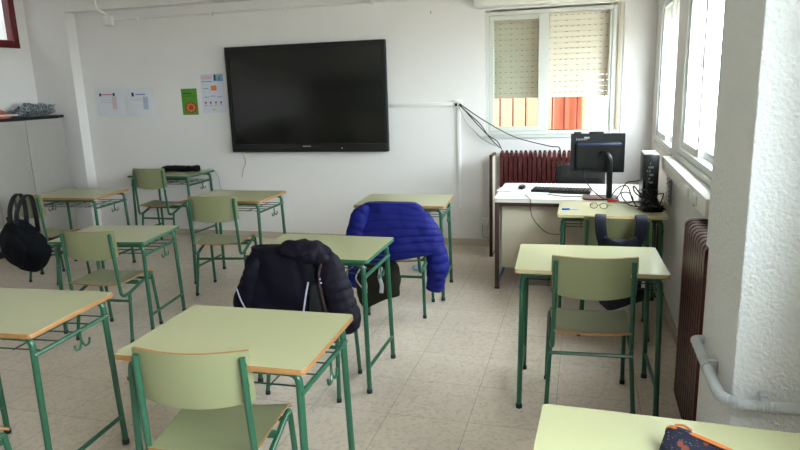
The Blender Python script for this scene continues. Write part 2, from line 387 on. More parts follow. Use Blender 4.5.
struct('shutter_slots', bm, mat('dark_slot', '6a6a58', .8), w1)
bm = B(); box(bm, WX0 - .08, .40, 6.27, YF, 2.372, 2.66, .012); o = obj('shutter_box', bm, M['white']); o['kind'] = 'structure'; o.name = 'trim_1'; o['label'] = 'white roller shutter box above the front window'
bm = B(); box(bm, WX0 - .02, WX1, YF - .02, YF + .03, WZ0 - .03, WZ0, .004); struct('window_sill', bm, M['alug'], w1)
bm = B(); ribbon(bm, [(.295, YF - .004, 2.36), (.296, YF - .006, 1.8), (.298, YF - .004, 1.2)], .02, .002, (1, 0, 0)); o = struct('shutter_strap', bm, mat('beige_strap', 'b8a58c', .8), w1)
g = thing('window_grille', 'rust red vertical security bars outside the front window', 'window bars', (0, 0, 0))
for x in (-.845, -.712, -.581, -.451, -.312, -.195, -.069, .065, .188):
    bm = B(); tube(bm, [(x, 6.79, WZ0 + .02), (x, 6.79, WZ1)], .0075, 8); obj('bar', bm, M['bars'], g)
for z in (WZ0 + .02, WZ1 - .02):
    bm = B(); box(bm, WX0, WX1, 6.78, 6.80, z - .01, z + .01); box(bm, WX0, WX0 + .02, 6.735, 6.79, z - .01, z + .01); box(bm, WX1 - .02, WX1, 6.735, 6.79, z - .01, z + .01); obj('rail', bm, M['bars'], g)

def side_window(name, W, label, open_near):
    y0, y1, z0, z1 = W; ww = thing(name, label, 'window'); ww['kind'] = 'structure'; ym = (y0 + y1) / 2
    bm = B(); rect_frame(bm, 'y', XR + .05, y0, y1, z0, z1, .04, .1); struct('window_frame', bm, M['alu'], ww)
    for a, b, cx in ((ym - .03, y1 - .04, XR + .03), (y0 + .04, ym + .03, XR + .065)):
        bm = B(); rect_frame(bm, 'y', cx, a, b, z0 + .04, z1 - .04, .045, .028); s = struct('sash', bm, M['alu'], ww)
        bm = B(); box(bm, cx - .002, cx + .002, a + .045, b - .045, z0 + .085, z1 - .085); struct('glass', bm, M['glass'], s)
        bm = B(); box(bm, cx - .026, cx - .014, a + .012, a + .032, z0 + .55, z0 + .62, .003); struct('handle', bm, M['steel'], s)
    bm = B(); slats(bm, 'y', XR + .125, y0, y1, z1 - .22, z1, .045); struct('roller_shutter', bm, M['shutc'], ww)
    bm = B(); box(bm, XR - .012, XR + .16, y0, y1, z0 - .03, z0, .003); struct('window_sill', bm, M['alug'], ww)
side_window('window_2', W2, 'bright sliding window above the cable box on the right wall', True)
side_window('window_3', W1, 'narrow looking far window in the right wall corner', False)
ww = thing('window_4', 'window beside the camera', 'window'); ww['kind'] = 'structure'
bm = B(); rect_frame(bm, 'y', XN + .08, NW[0], NW[1], NW[2], NW[3], .045, .1); box(bm, XN + .04, XN + .12, -.25, -.19, NW[2], NW[3]); struct('window_frame', bm, M['alu'], ww)
bm = B(); box(bm, XN + .078, XN + .082, NW[0], NW[1], NW[2], NW[3]); struct('glass', bm, M['glass'], ww)
ww = thing('window_5', 'dark red framed interior window high on the left wall', 'window'); ww['kind'] = 'structure'
bm = B(); rect_frame(bm, 'y', XL - .02, LY0, LY1, LZ0, LZ1, .085, .09); box(bm, XL - .06, XL + .02, 5.45, 5.51, LZ0, LZ1); struct('window_frame', bm, M['redf'], ww)
bm = B(); box(bm, XL - .042, XL - .038, LY0 + .06, LY1 - .06, LZ0 + .06, LZ1 - .06); struct('glass', bm, M['glass'], ww)

# ------------------------------------------------------------------ front wall fittings
t = thing('wall_screen', 'huge black interactive display mounted on the white front wall', 'television', (-2.874, YF, 0))
bm = B(); box(bm, -.90, .90, -.085, -.03, 1.0, 2.128, .012, 0, 3); obj('housing', bm, M['black'], t)
bm = B(); box(bm, -.86, .87, -.0875, -.083, 1.10, 2.09, .001); obj('screen', bm, M['screen'], t)
bm = B()
for a in ((-.912, -.885, -.095, -.03, 1.0, 2.135), (.885, .912, -.095, -.03, 1.0, 2.135), (-.885, .885, -.095, -.03, 2.105, 2.135)): box(bm, *a, .004)
obj('bezel', bm, M['blackm'], t)
bm = B(); box(bm, -.90, .905, -.105, -.03, .998, 1.085, .01); obj('control_bar', bm, M['black'], t)
bm = B(); box(bm, .40, .412, -.108, -.104, 1.035, 1.045); obj('indicator_lamp', bm, mat('pale_led', 'cfd6e4', .4), t)
def text(name, s, size, loc, rot, m, parent, ext=.001, align='CENTER'):
    cu = bpy.data.curves.new(name, 'FONT'); cu.body = s; cu.size = size; cu.extrude = ext; cu.align_x = align
    o = bpy.data.objects.new(name, cu); cu.materials.append(m); C.objects.link(o); dg = bpy.context.evaluated_depsgraph_get(); me = bpy.data.meshes.new_from_object(o.evaluated_get(dg)); bpy.data.objects.remove(o)
    o = bpy.data.objects.new(name, me); C.objects.link(o); o.parent = parent; o.location = loc; o.rotation_euler = rot; return o
bm = B()
for k, wd in enumerate((.010, .008, .011, .007, .010, .009, .011)): box(bm, -.045 + k*.013, -.045 + k*.013 + wd, -.1065, -.1045, 1.056, 1.068)
obj('lettering', bm, M['logo'], t)
bm = B(); box(bm, -.35, .35, -.03, 0, 1.3, 1.85); obj('wall_bracket', bm, M['blackm'], t)
bm = B(); tube(bm, fillet([(-3.70, YF - .05, 1.0), (-3.69, YF - .02, .93), (-3.68, YF - .015, .86), (-3.73, YF - .015, .78), (-3.74, YF - .02, .70)], .08), .0035, 6)
tag(obj('hanging_cable', bm, M['steel']), 'thin grey cable hanging below the left end of the big screen', 'cable')

bm = B(); box(bm, -1.93, -1.27, YF - .022, YF, 1.455, 1.492, .003); tag(obj('cable_trunking', bm, M['white']), 'horizontal white cable trunking running right from the big screen', 'trunking')
t = thing('cable_trunking', 'vertical white cable trunking going down below the wall junction box', 'trunking', (-1.225, YF, 0))
bm = B(); box(bm, -.018, .018, -.018, 0, .40, 1.44, .003); obj('cover', bm, M['white'], t)
t = thing('junction_box', 'small white wall box where the black cables leave beside the window', 'junction box', (-1.23, YF, 1.475))
bm = B(); box(bm, -.045, .045, -.028, 0, -.04, .04, .005); obj('casing', bm, M['white'], t)
bm = B(); box(bm, -.03, -.005, -.031, -.027, -.025, .005); obj('socket_hole', bm, M['blackm'], t)
t = thing('power_socket', 'pair of white wall sockets low beside the teacher desk leg', 'socket', (-.93, YF, .255))
for k in range(2):
    bm = B(); box(bm, -.05 + k*.055, -.003 + k*.055, -.03, 0, -.03 + .012*k, .04 + .012*k, .005); obj('socket_plate', bm, M['white'], t)
bm = B(); tube(bm, fillet([(-.055, -.012, -.03), (-.06, -.012, -.10), (-.05, -.012, -.16), (.10, -.012, -.175)], .03), .004, 6); obj('lead', bm, M['steel'], t)
t = thing('junction_box', 'white square junction box high at the left end of the front wall', 'junction box', (-5.28, YF, 2.50))
bm = B(); box(bm, -.055, .055, -.05, 0, -.055, .055, .006); obj('casing', bm, M['white'], t)
t = thing('surface_conduit', 'thin white conduit running along the top of the front wall', 'conduit', (0, YF, 2.505))
bm = B(); tube(bm, [(-5.21, -.014, 0), (-1.29, -.014, -.002)], .0085, 8); obj('pipe', bm, M['wall'], t)
for x in (-4.9, -3.95, -3.05, -2.1, -1.5):
    bm = B(); box(bm, x - .012, x + .012, -.03, 0, -.02, .02, .003); obj('clip', bm, M['white'], t)
t = thing('junction_box', 'white square junction box high up beside the roller shutter box', 'junction box', (-1.235, YF, 2.505))
bm = B(); box(bm, -.045, .045, -.045, 0, -.04, .06, .005); obj('casing', bm, M['white'], t)
bm = B(); tube(bm, fillet([(-5.33, YP - .012, 2.99), (-5.33, YP - .012, 2.70), (-5.31, YP - .012, 2.63), (-5.31, YP + .06, 2.59), (-5.30, YF - .02, 2.575), (-5.29, YF - .02, 2.54)], .03), .014, 8)
tag(obj('surface_conduit', bm, M['white']), 'white curved conduit dropping from the beam to the junction box', 'conduit')
bm = B(); box(bm, -1.50, -1.49, YF - .003, YF, 2.36, 2.385); tag(obj('wall_hook', bm, M['steel']), 'tiny nail in the wall high between screen and window', 'nail')

# posters and notices: thin curled sheets
def sheet(name, label, cat, x0, x1, z0, z1, m, curl=.0, group=None):
    t = thing(name, label, cat, ((x0 + x1)/2, YF, (z0 + z1)/2), 0, group); bm = B(); n = 12; hw, hh = (x1 - x0)/2, (z1 - z0)/2; g = {}
    for side in (0, 1):
        for i in range(n + 1):
            for j in range(n + 1):
                a = i/n*2 - 1; b = j/n*2 - 1
                y = -.0015 - curl * ((1 - a*a) * (.5 - .5*b) + .25 * abs(math.sin(a*3 + b))) - (.0008 if side else 0)
                g[side, i, j] = bm.verts.new((a*hw, y, b*hh - curl*.6*(1 - a*a)*(b < -.9)))
        for i in range(n):
            for j in range(n): bm.faces.new((g[side, i, j], g[side, i+1, j], g[side, i+1, j+1], g[side, i, j+1]))
    obj('paper_sheet', bm, m, t); return t
def mark(t, x0, x1, z0, z1, m, y=-.006, name='print'):
    bm = B(); box(bm, x0, x1, y - .0008, y, z0, z1); obj(name, bm, m, t, False)
t = sheet('wall_notice', 'white wall notice with red heading and table, left one of the pair', 'notice', -5.62, -5.215, 1.43, 1.75, M['paper'], .012)
for k, (a, b) in enumerate(((-.135, -.105), (.055, .085))): mark(t, a, b, .065, .10, M['inkd'], -.0135, 'crest')
mark(t, -.095, .045, .078, .09, M['inkr'], -.0135, 'heading'); mark(t, .04, .105, -.09, .06, M['inkrl'], -.0165, 'table'); mark(t, -.13, .03, .02, .026, M['inkbl'], -.0145, 'text_line'); mark(t, -.13, .03, -.01, -.004, M['inkbl'], -.0165, 'text_line')
t = sheet('wall_notice', 'white wall notice with blue heading and table, right one of the pair', 'notice', -5.20, -4.80, 1.42, 1.745, M['paper'], .012)
mark(t, -.10, -.07, .06, .105, M['inkd'], -.0135, 'crest'); mark(t, -.045, .085, .075, .088, M['inkb'], -.0135, 'heading'); mark(t, .05, .12, -.09, .055, M['inkbl'], -.0165, 'table'); mark(t, -.13, .03, .02, .026, M['inkbl'], -.0145, 'text_line')
t = sheet('wall_poster', 'narrow green poster with a brown picture at its foot', 'poster', -4.44, -4.235, 1.418, 1.712, M['postg'], .002)
bm = B(); lathe(bm, [(.001, 0), (.075, 0), (.078, .001), (.001, .0015)], n=24)
for v in bm.verts: v.co = Vector((v.co.x + .012, -.0045 - v.co.z, v.co.y * .85 - .065))
obj('round_picture', bm, M['postb'], t)
for k in range(8): 
    bm = B(); a = k * PI/4; lathe(bm, [(.001, 0), (.013, 0), (.001, .0015)], n=10)
    for v in bm.verts: v.co = Vector((v.co.x + .012 + .045*math.cos(a), -.0065 - v.co.z, v.co.y - .065 + .038*math.sin(a)))
    obj('picture_detail', bm, M['posto'], t)
mark(t, -.085, .03, .085, .100, mat('deep_green_ink', '2c5a1c', .6), -.0038, 'title'); mark(t, -.085, .07, .06, .068, mat('deep_green_ink', '2c5a1c', .6), -.0038, 'title')
t = sheet('wall_poster', 'tall pale blue information poster beside the big screen', 'poster', -4.172, -3.88, 1.435, 1.868, M['paperp'], .002)
mark(t, .02, .14, .13, .205, M['postl'], -.0038, 'picture'); mark(t, .03, .05, .14, .205, M['inkd'], -.0048, 'picture_detail'); mark(t, .085, .10, .135, .18, M['postg'], -.0048, 'picture_detail'); mark(t, -.135, .0, .155, .20, M['inkrl'], -.0038, 'title'); mark(t, -.135, .0, .125, .135, M['inkb'], -.0038, 'title')
mark(t, -.02, .05, .03, .085, M['posto'], -.0038, 'picture'); mark(t, -.12, -.05, .05, .058, M['inkb'], -.0038, 'text_line')
for k in range(3): mark(t, -.12 + k*.085, -.055 + k*.085, -.045 + .01*(k == 1), -.037 + .01*(k == 1), M['inkb'], -.0038, 'text_line')
for k in range(4): mark(t, -.115 + k*.065, -.092 + k*.065, -.115, -.09, M['postr'], -.0038, 'symbol'); mark(t, -.12 + k*.065, -.085 + k*.065, -.135, -.128, M['inkb'], -.0038, 'text_line')
mark(t, -.03, .03, -.19, -.172, M['yellow'], -.0038, 'logo')

# ------------------------------------------------------------------ radiators
def radiator(label, loc, rz, n, pitch, h, dep, dz):
    t = thing('radiator', label, 'radiator', loc, rz)
    for k in range(n):
        x = (k - (n-1)/2) * pitch; bm = B()
        prism(bm, rrect(-dep, 0, .0, h, .032 if dz < .026 else .05, 5), pitch * .74, lambda a, b, c, x=x: Vector((x - pitch*.37 + c, a, b)))
        for f in list(bm.faces): pass
        for q in range(3):
            yy = -dep + .022 + q * (dep - .044) / 2
            tube(bm, [(x, yy, .06), (x, yy, h - .06)], pitch * .36, 8)
        if dz > .026: lathe(bm, [(.001, 0), (.016, 0), (.014, .02), (.001, .03)], (x, -dep/2, h - .006), 8)
        obj('column_section', bm, M['rad'], t)
    bm = B(); tube(bm, [(-n/2*pitch, -dep/2, .06), (n/2*pitch, -dep/2, .06)], .02, 10); tube(bm, [(-n/2*pitch, -dep/2, h - .07), (n/2*pitch, -dep/2, h - .07)], .02, 10); obj('header_pipe', bm, M['rad'], t)
    bm = B()
    for s in (-1, 1):
        for xx in (-.3, .3):
            box(bm, xx*n*pitch - .01, xx*n*pitch + .01, -.02, dz, h*.8 - .02, h*.8 + .02)
    obj('wall_bracket', bm, M['rad'], t)
    bm = B(); tube(bm, fillet([(-n/2*pitch, -dep/2, .06), (-n/2*pitch - .06, -dep/2, .06), (-n/2*pitch - .06, -dep/2, -loc[2] + .0)], .03), .012, 8); obj('supply_pipe', bm, M['rad'], t)
    return t
radiator('dark red column radiator under the front window behind the teacher desk', (-.29, YF - .03, .2), 0, 22, .046, .79, .13, .027)
radiator('dark red column radiator beside the pillar on the right wall', (XR - .025, 2.955, .09), -PI/2, 10, .056, .925, .118, .024)

# ------------------------------------------------------------------ sill box, strap, pipe by the right windows
t = thing('cable_box', 'long white boxed ledge under the bright right window', 'wall ledge', (0, 0, 0))
bm = B(); box(bm, .545, XR, 3.13, 4.88, 1.035, 1.125, .004); obj('casing', bm, M['white'], t)
for y in (3.35, 3.6):
    bm = B(); box(bm, .535, .546, y, y + .11, 1.05, 1.10, .003); obj('cover_plate', bm, M['alu'], t)
bm = B(); box(bm, .543, .5455, 3.42, 3.47, 1.035, 1.05); obj('cable_entry', bm, M['black'], t)
bm = B(); tube(bm, fillet([(.60, 3.2, 2.9), (.60, 3.2, 1.16), (.605, 3.2, .98)], .02), .008, 8); tag(obj('surface_conduit', bm, M['white']), 'thin vertical white pipe between bright right window and pillar', 'conduit')
t = thing('wall_vent', 'grey louvred plate low on the right wall beyond the cable ledge', 'vent', (XR, 4.98, .93))
bm = B(); box(bm, -.012, 0, -.10, .10, -.16, .14, .003); obj('plate', bm, M['alug'], t)
bm = B()
for k in range(8): box(bm, -.018, -.011, -.08, .08, -.14 + k*.034, -.122 + k*.034)
obj('louvres', bm, M['steel'], t)

# conduit handrail-like pipe around the pillar
t = thing('flexible_conduit', 'thick grey corrugated conduit clamped around the rough pillar', 'conduit', (0, 0, 0))
path = fillet([(PX - .002, 2.63, .642), (PX - .036, 2.63, .642), (PX - .036, PY0 - .05, .645), (XN - .02, PY0 - .05, .650)], [0, .035, .10, 0], 8)
full = []
for a, b in zip(path, path[1:]):
    k = max(1, int((b - a).length / .003)); full += [a + (b - a) * i / k for i in range(k)]
full.append(path[-1]); rr = []; s = 0
for i, p in enumerate(full):
    if i: s += (p - full[i-1]).length
    rr.append(.018 + .0012 * math.sin(s * 2*PI/.010) if .22 < s < .70 else .018)
bm = B(); tube(bm, full, rr, 16); obj('pipe', bm, M['conduit'], t)
def clamp(loc, rz):
    bm = B(); box(bm, -.011, .011, .0, .035, -.03, .03, .003); tube(bm, [(-.010, -.0, 0), (.010, -.0, 0)], .021, 16)
    o = obj('clamp', bm, M['conduit'], t, loc=loc); o.rotation_euler = (0, 0, rz)
clamp((PX - .036, 2.36, .644), -PI/2); clamp((.575, PY0 - .036, .649), 0); 

# ------------------------------------------------------------------ school desks
DW, DD, DH = .727, .528, .76
def desk(label, x, y, deg, h=.76, edge='edge', w=DW, d=DD, top='green', shelf=True):
    t = thing('school_desk', label, 'school desk', (x, y, 0), math.radians(deg), 'green school desks')
    hw, hd, zt = w/2, d/2, h - .02; F = M['frame']; r = .0135
    bm = B(); o = rrect(-hw, hw, -hd, hd, .018); prism(bm, [(a*.9965, b*.995) for a, b in o], .0206, lambda a, b, c: Vector((a, b, zt + c))); tt = obj('tabletop', bm, M[top], t)
    bm = B(); inn = [(a*.9965, b*.995) for a, b in o]; n = len(o); V = [[bm.verts.new((p[0], p[1], z)) for p in q] for q, z in ((inn, h + .0004), (o, h - .002), (o, zt + .001), (inn, zt))]
    for q in range(4):
        for k in range(n): bm.faces.new((V[q][k], V[q][(k+1) % n], V[(q+1) % 4][(k+1) % n], V[(q+1) % 4][k]))
    obj('edge_band', bm, M[edge], t)
    lx, fy = hw - .027, hd - .026
    for sx in (-1, 1):
        for sy in (-1, 1):
            bm = B(); tube(bm, [(sx*(lx - .10), sy*(fy - .02), zt - r), (sx*(lx - .012), sy*(fy - .018), zt - r), (sx*lx, sy*fy, .02)], r, 12, [0, .06, 0]); lg = obj('leg', bm, F, t)
            bm = B(); lathe(bm, [(.012, 0), (.0165, .002), (.0165, .022), (.014, .026)], (sx*lx, sy*fy, 0), 12); obj('foot_cap', bm, M['rubber'], lg)
    for sy in (-1, 1):
        bm = B(); tube(bm, [(-(lx - .09), sy*(fy - .02), zt - r), (lx - .09, sy*(fy - .02), zt - r)], r, 10); obj('crossbar', bm, F, t)
    for sx in (-1, 1):
        bm = B(); tube(bm, [(sx*(lx - .004), -(fy - .006), zt - .085), (sx*(lx - .004), fy - .006, zt - .085)], .010, 8); obj('side_rail', bm, F, t)
        bm = B(); tube(bm, [(sx*lx, -(fy - .003), .15), (sx*lx, fy - .003, .15)], .0105, 8); obj('foot_rail', bm, F, t)
        bm = B(); zz = zt - .085; yy = .03; xx = sx*(lx + .006)
        for q in (-1, 1): tube(bm, fillet([(xx, yy, zz), (xx, yy, zz - .045), (xx + sx*.004, yy + q*.018, zz - .075), (xx + sx*.004, yy + q*.045, zz - .070), (xx + sx*.004, yy + q*.048, zz - .045)], .02), .005, 6)
        obj('bag_hook', bm, M['frame'], t)
    bm = B(); zz = zt - .078
    for k in range(9): yy = -fy + .05 + k * (2*fy - .06) / 8.6; (tube(bm, [(-lx, yy, zz), (lx, yy, zz)], .0032, 6) if k % 2 == 0 else None)
    for xx in (-.2, 0, .2): tube(bm, [(xx, -fy + .05, zz - .004), (xx, fy - .02, zz - .004)], .0035, 6)
    tube(bm, fillet([(-lx, fy - .02, zz), (-lx + .03, fy - .02, zz + .05), (lx - .03, fy - .02, zz + .05), (lx, fy - .02, zz)], .02), .0035, 6)
    obj('wire_shelf', bm, M['wire'], t)
    return t
desk('green desk in the front centre foreground with a chair half tucked in', -1.225, 2.016, 1.8, .777)
desk('green desk cut by the left edge of the photo in the foreground', -2.431, 2.078, 4.7, .772)
desk('green desk with dark green edge behind the chair draped in the dark padded coat', -1.445, 3.335, .4, .776, 'edgeg')
desk('green desk under the left half of the big screen, chair angled before it', -2.948, 4.975, .2, .766)
desk('green desk behind the bright blue jacket, near the middle of the front wall', -1.38, 4.923, 3.6, .764)
desk('lower green desk with dark green edge in the second row at left', -3.252, 3.784, 8.2, .686, 'edgeg')
desk('green desk in front of the grey cupboard doors at far left', -4.664, 4.999, 4.5, .755)
desk('green desk against the front wall at far left with a black case on it', -4.46, 6.18, 0, .79, 'edgeg', .78)
desk('pale shining desk with a lone chair in the right hand row', .043, 3.362, 2.0, .762, 'edgep')
desk('green desk joined to the front of the white teacher desk, glasses on it', .202, 4.762, 0, .757, 'edgep')
desk('green desk cut by the bottom right corner, pencil case on it', .262, 1.466, -2.0, .760, 'edge')

# ------------------------------------------------------------------ school chairs
def chair(label, x, y, deg, s=(1, 1, 1), group='green school chairs', seat_lift=0):
    t = thing('school_chair', label, 'chair', (x, y, 0), math.radians(deg), group, s); F = M['frame']; r = .0115
    def panel(name, f, nu, nv, th, mtop, inset):
        """curved plywood: f(u,v)->(point, normal), rounded rectangle in u,v"""
        bm = B(); G = {}
        for sd in (0, 1):
            for i in range(nu + 1):
                for j in range(nv + 1):
                    u = i/nu*2 - 1; v = j/nv*2 - 1
                    cu = 1 - inset[0] * max(0, abs(v) - inset[2]) ** 2.2; cv = 1 - inset[1] * max(0, abs(u) - inset[2]) ** 2.2
                    p, nn = f(u * cu, v * cv); G[sd, i, j] = bm.verts.new(p + nn * (th/2 if sd else -th/2))
            for i in range(nu):
                for j in range(nv): bm.faces.new((G[sd, i, j], G[sd, i+1, j], G[sd, i+1, j+1], G[sd, i, j+1])).material_index = 0
        ring = [(i, 0) for i in range(nu)] + [(nu, j) for j in range(nv)] + [(i, nv) for i in range(nu, 0, -1)] + [(0, j) for j in range(nv, 0, -1)]
        for k in range(len(ring)):
            a, b = ring[k], ring[(k+1) % len(ring)]
            bm.faces.new((G[(0,) + a], G[(0,) + b], G[(1,) + b], G[(1,) + a])).material_index = 1
        return obj(name, bm, [mtop, M['edge']], t)
    def fb(u, v):
        yy = -.190 - .044 * (1 - u*u) - .012 * v; zz = .732 + .098 * v - .014 * (1 - u*u) * (v < 0) * (-v) - .004*(1-u*u)
        nn = Vector((-.42*u, 1, .13)).normalized(); return Vector((u * .200, yy, zz)), nn
    panel('backrest', fb, 20, 10, .011, M['ply'], (.10, .26, .66))
    def fs(u, v):
        yy = -.015 + .200 * v; zz = .443 + .006*v - .018 * (1 - u*u) * (1 - .4*v*v) + (.012 * (v < -.6) * (-v - .6) / .4) - (.03 * max(0, (v - .65)/.35) ** 2)
        return Vector((u * (.192 + .008*v), yy, zz)), Vector((0, 0, 1))
    panel('seat', fs, 20, 18, .011, M['ply'], (.10, .12, .70))
    for sx in (-1, 1):
        # upright that turns under the seat, runs forward and becomes the front leg
        bm = B(); tube(bm, [(sx*.181, -.224, .808), (sx*.184, -.208, .57), (sx*.190, -.192, .352), (sx*.193, -.12, .350), (sx*.196, .095, .410)], r, 12, [0, .10, .05, .03, 0]); o = obj('back_tube', bm, F, t)
        bm = B()
        for zz in (.700, .780): lathe(bm, [(.008, 0), (.008, .012), (.005, .015)], (0, 0, 0), 8)
        k = 0
        for v in bm.verts:
            zz = .700 if k < len(bm.verts)//2 else .780; k += 1
            c = v.co.copy(); v.co = Vector((sx*.184 + c.x, -.216 - (zz-.700)*.12 + c.z, zz + c.y))
        obj('bolt_plug', bm, M['rubber'], o)
        bm = B(); tube(bm, [(sx*.196, .085, .4075), (sx*.197, .155, .425), (sx*.207, .190, .02)], r, 12, [0, .045, 0]); lg = obj('leg', bm, F, t)
        bm = B(); lathe(bm, [(.010, 0), (.014, .002), (.014, .02), (.0125, .024)], (sx*.207, .190, 0), 12); obj('foot_cap', bm, M['rubber'], lg)
        bm = B(); tube(bm, [(sx*.198, -.115, .350), (sx*.214, -.172, .02)], r, 12); lg = obj('leg', bm, F, t)
        bm = B(); lathe(bm, [(.010, 0), (.014, .002), (.014, .02), (.0125, .024)], (sx*.214, -.172, 0), 12); obj('foot_cap', bm, M['rubber'], lg)
    bm = B(); tube(bm, [(-.203, -.132, .30), (.203, -.132, .30)], .010, 8); obj('stretcher', bm, F, t)
    bm = B(); tube(bm, [(-.197, .14, .385), (.197, .14, .385)], .010, 8); obj('stretcher', bm, F, t)
    bm = B(); box(bm, -.19, .19, -.01, .012, .385, .412, .004); obj('seat_bracket', bm, F, t)
    return t
chair('green chair drawn out before the front centre desk, nearest the camera', -1.288, 1.943, 8, (1.05, 1, 1.0))
chair('green chair at the far left bottom corner, only its seat corner showing', -2.30, 1.55, 2)
chair('green chair hidden under the dark padded coat', -1.45, 3.135, 0)
chair('green chair turned sideways below the left half of the big screen', -2.90, 4.66, 10, (1.02, 1.02, 1.03))
chair('green chair under the bright blue jacket', -1.30, 4.46, 2, (1, 1, 1))
chair('olive backed chair pushed up to the lower second row desk', -3.165, 3.60, 4, (1, 1, .965))
chair('green chair at far left with the black backpack hanging from it', -4.70, 4.66, -5, (.8, 1, 1.01))
chair('green chair at the far desk carrying the long black case', -4.50, 6.03, 1, (.98, .95, 1.07))
chair('green chair at the pale shining desk, its whole back facing the camera', .055, 3.303, 4, (1, 1, 1.02))
chair('green chair with the navy strap bag, facing the glasses desk', .227, 4.34, -2, (1, 1, 1))

# ------------------------------------------------------------------ teacher desk
t = thing('teacher_desk', 'white topped teacher desk with brown steel legs and cream front panel', 'teacher desk', (0, 0, 0))
bm = B(); prism(bm, rrect(-.685, .60, 5.07, 5.90, .03), .03, lambda a, b, c: Vector((a, b, .73 + c))); obj('worktop', bm, M['whitem'], t)
for x in (-.655, .575):
    for y in (5.09, 5.87):
        bm = B(); box(bm, x - .017, x + .017, y - .017, y + .017, .012, .73, .003); lg = obj('leg', bm, M['brown'], t)
        bm = B(); box(bm, x - .019, x + .019, y - .019, y + .019, 0, .016, .003); obj('foot_cap', bm, M['rubber'], lg)
bm = B(); box(bm, -.655, .575, 5.078, 5.102, .70, .73); box(bm, -.655, .575, 5.858, 5.882, .70, .73); box(bm, -.667, -.643, 5.09, 5.87, .70, .73); box(bm, .563, .587, 5.09, 5.87, .70, .73); obj('frame_rail', bm, M['brown'], t)
bm = B(); box(bm, -.625, .56, 5.14, 5.158, .17, .70, .002); obj('front_panel', bm, M['cream'], t)
bm = B(); box(bm, -.66, -.642, 5.13, 5.85, .17, .70, .002); obj('side_panel', bm, M['whitem'], t)
bm = B(); box(bm, -.664, -.648, 5.12, 5.84, .03, .05); box(bm, .567, .583, 5.12, 5.84, .03, .05); obj('foot_rail', bm, M['bluet'], t)

# board leaning behind the desk
t = thing('leaning_panel', 'brown framed white board standing on edge left of the front radiator', 'board', (-.84, 6.22, 0), 0)
bm = B(); rect_frame(bm, 'y', 0, -.16, .10, 0, 1.0, .022, .03); obj('board_frame', bm, M['brown'], t)
bm = B(); box(bm, .0, .012, -.14, .08, .02, .98); obj('board', bm, M['cream'], t)

# teacher's chair behind the desk
t = thing('office_chair', 'black office chair behind the monitor and teacher desk', 'chair', (-.02, 6.08, 0), PI)
bm = B(); puffy(bm, [(0, .02, .56, .15, .02), (0, .05, .66, .20, .03), (0, .06, .80, .215, .03), (0, .06, .93, .20, .022)], n=32, m=24, wr=.002, ex=4); obj('backrest', bm, M['blackm'], t)
bm = B(); puffy(bm, [(0, -.20, .46, .19, .03), (0, -.05, .46, .22, .035), (0, .08, .46, .20, .03)], n=32, m=20, wr=.002, ex=4); obj('seat', bm, M['blackm'], t)
bm = B(); tube(bm, [(0, -.06, .43), (0, -.06, .12)], .025, 12); tube(bm, fillet([(0, -.03, .43), (0, .09, .45), (0, .085, .62)], .06), .018, 10); obj('column', bm, M['black'], t)
for k in range(5):
    a = k*2*PI/5 + .3; bm = B(); tube(bm, [(0, -.06, .12), (.21*math.cos(a), -.06 + .21*math.sin(a)*.9, .065)], [.022, .014], 10); l = obj('leg', bm, M['black'], t)
    bm = B(); tube(bm, [(.21*math.cos(a) - .012, -.06 + .21*math.sin(a)*.9, .027), (.21*math.cos(a) + .012, -.06 + .21*math.sin(a)*.9, .027)], .027, 12); tube(bm, [(.21*math.cos(a), -.06 + .21*math.sin(a)*.9, .03), (.21*math.cos(a), -.06 + .21*math.sin(a)*.9, .07)], .008, 8); obj('castor', bm, M['rubber'], l)

# ------------------------------------------------------------------ computer things
TZ = .76
t = thing('computer_monitor', 'black computer monitor seen from behind on its tall stand', 'monitor', (.16, 5.22, TZ), math.radians(3))
bm = B(); prism(bm, rrect(-.255, .15, .20, .502, .006), .022, lambda a, b, c: Vector((a, -.02 + c, b))); obj('housing', bm, M['blackm'], t)
bm = B(); prism(bm, rrect(-.21, .125, .235, .44, .02), .03, lambda a, b, c: Vector((a*(1 - .0), -.05 + c, b))); obj('rear_cover', bm, M['black'], t)
bm = B(); box(bm, -.20, .12, -.062, -.045, .405, .435, .008); obj('ridge', bm, mat('slate_blue_plastic', '2a3048', .35), t)
bm = B(); box(bm, -.248, .143, .001, .004, .215, .495); obj('screen', bm, M['screen'], t)
bm = B(); tube(bm, fillet([(-.03, -.055, .345), (.02, -.085, .345), (.035, -.09, .30), (.04, -.085, .012)], .03), .023, 12); obj('stand_column', bm, M['black'], t)
bm = B(); prism(bm, rrect(-.155, .11, -.15, .05, .05), .012, lambda a, b, c: Vector((a, b, c))); obj('stand_base', bm, mat('dark_maroon_plastic', '2c1514', .35), t)
for xx in (-.205, -.09):
    bm = B(); box(bm, xx - (.028), xx + (.028 if xx < -.1 else .08), -.012, .01, .502, .515, .003); obj('top_clip', bm, M['blackm'], t)
text('lettering', 'Lenovo', .028, (-.215, -.0205, .452), (PI/2, 0, 0), M['logo'], t, .0004, 'LEFT')
bm = B(); box(bm, -.155, -.115, -.0212, -.020, .465, .478); obj('sticker', bm, M['logo'], t)
t = thing('computer_tower', 'slim black computer tower standing upright near the right wall', 'computer', (.468, 4.93, .757), 0)
bm = B(); box(bm, -.052, .052, -.13, .16, .008, .385, .006); obj('casing', bm, M['black'], t)
bm = B(); box(bm, -.048, .048, -.12, .15, .383, .3865, .001); obj('top_panel', bm, mat('pale_grey_cover', 'a8abae', .4), t)
bm = B()
for k in range(9): box(bm, -.03 + .01*(k % 3), -.005 + .01*((k*2) % 4), -.1335, -.129, .10 + k*.027, .114 + k*.027)
obj('rear_ports', bm, M['steel'], t)
for a in (-.04, .04):
    bm = B(); box(bm, a - .008, a + .008, -.12, .15, 0, .009); obj('foot_pad', bm, M['rubber'], t)
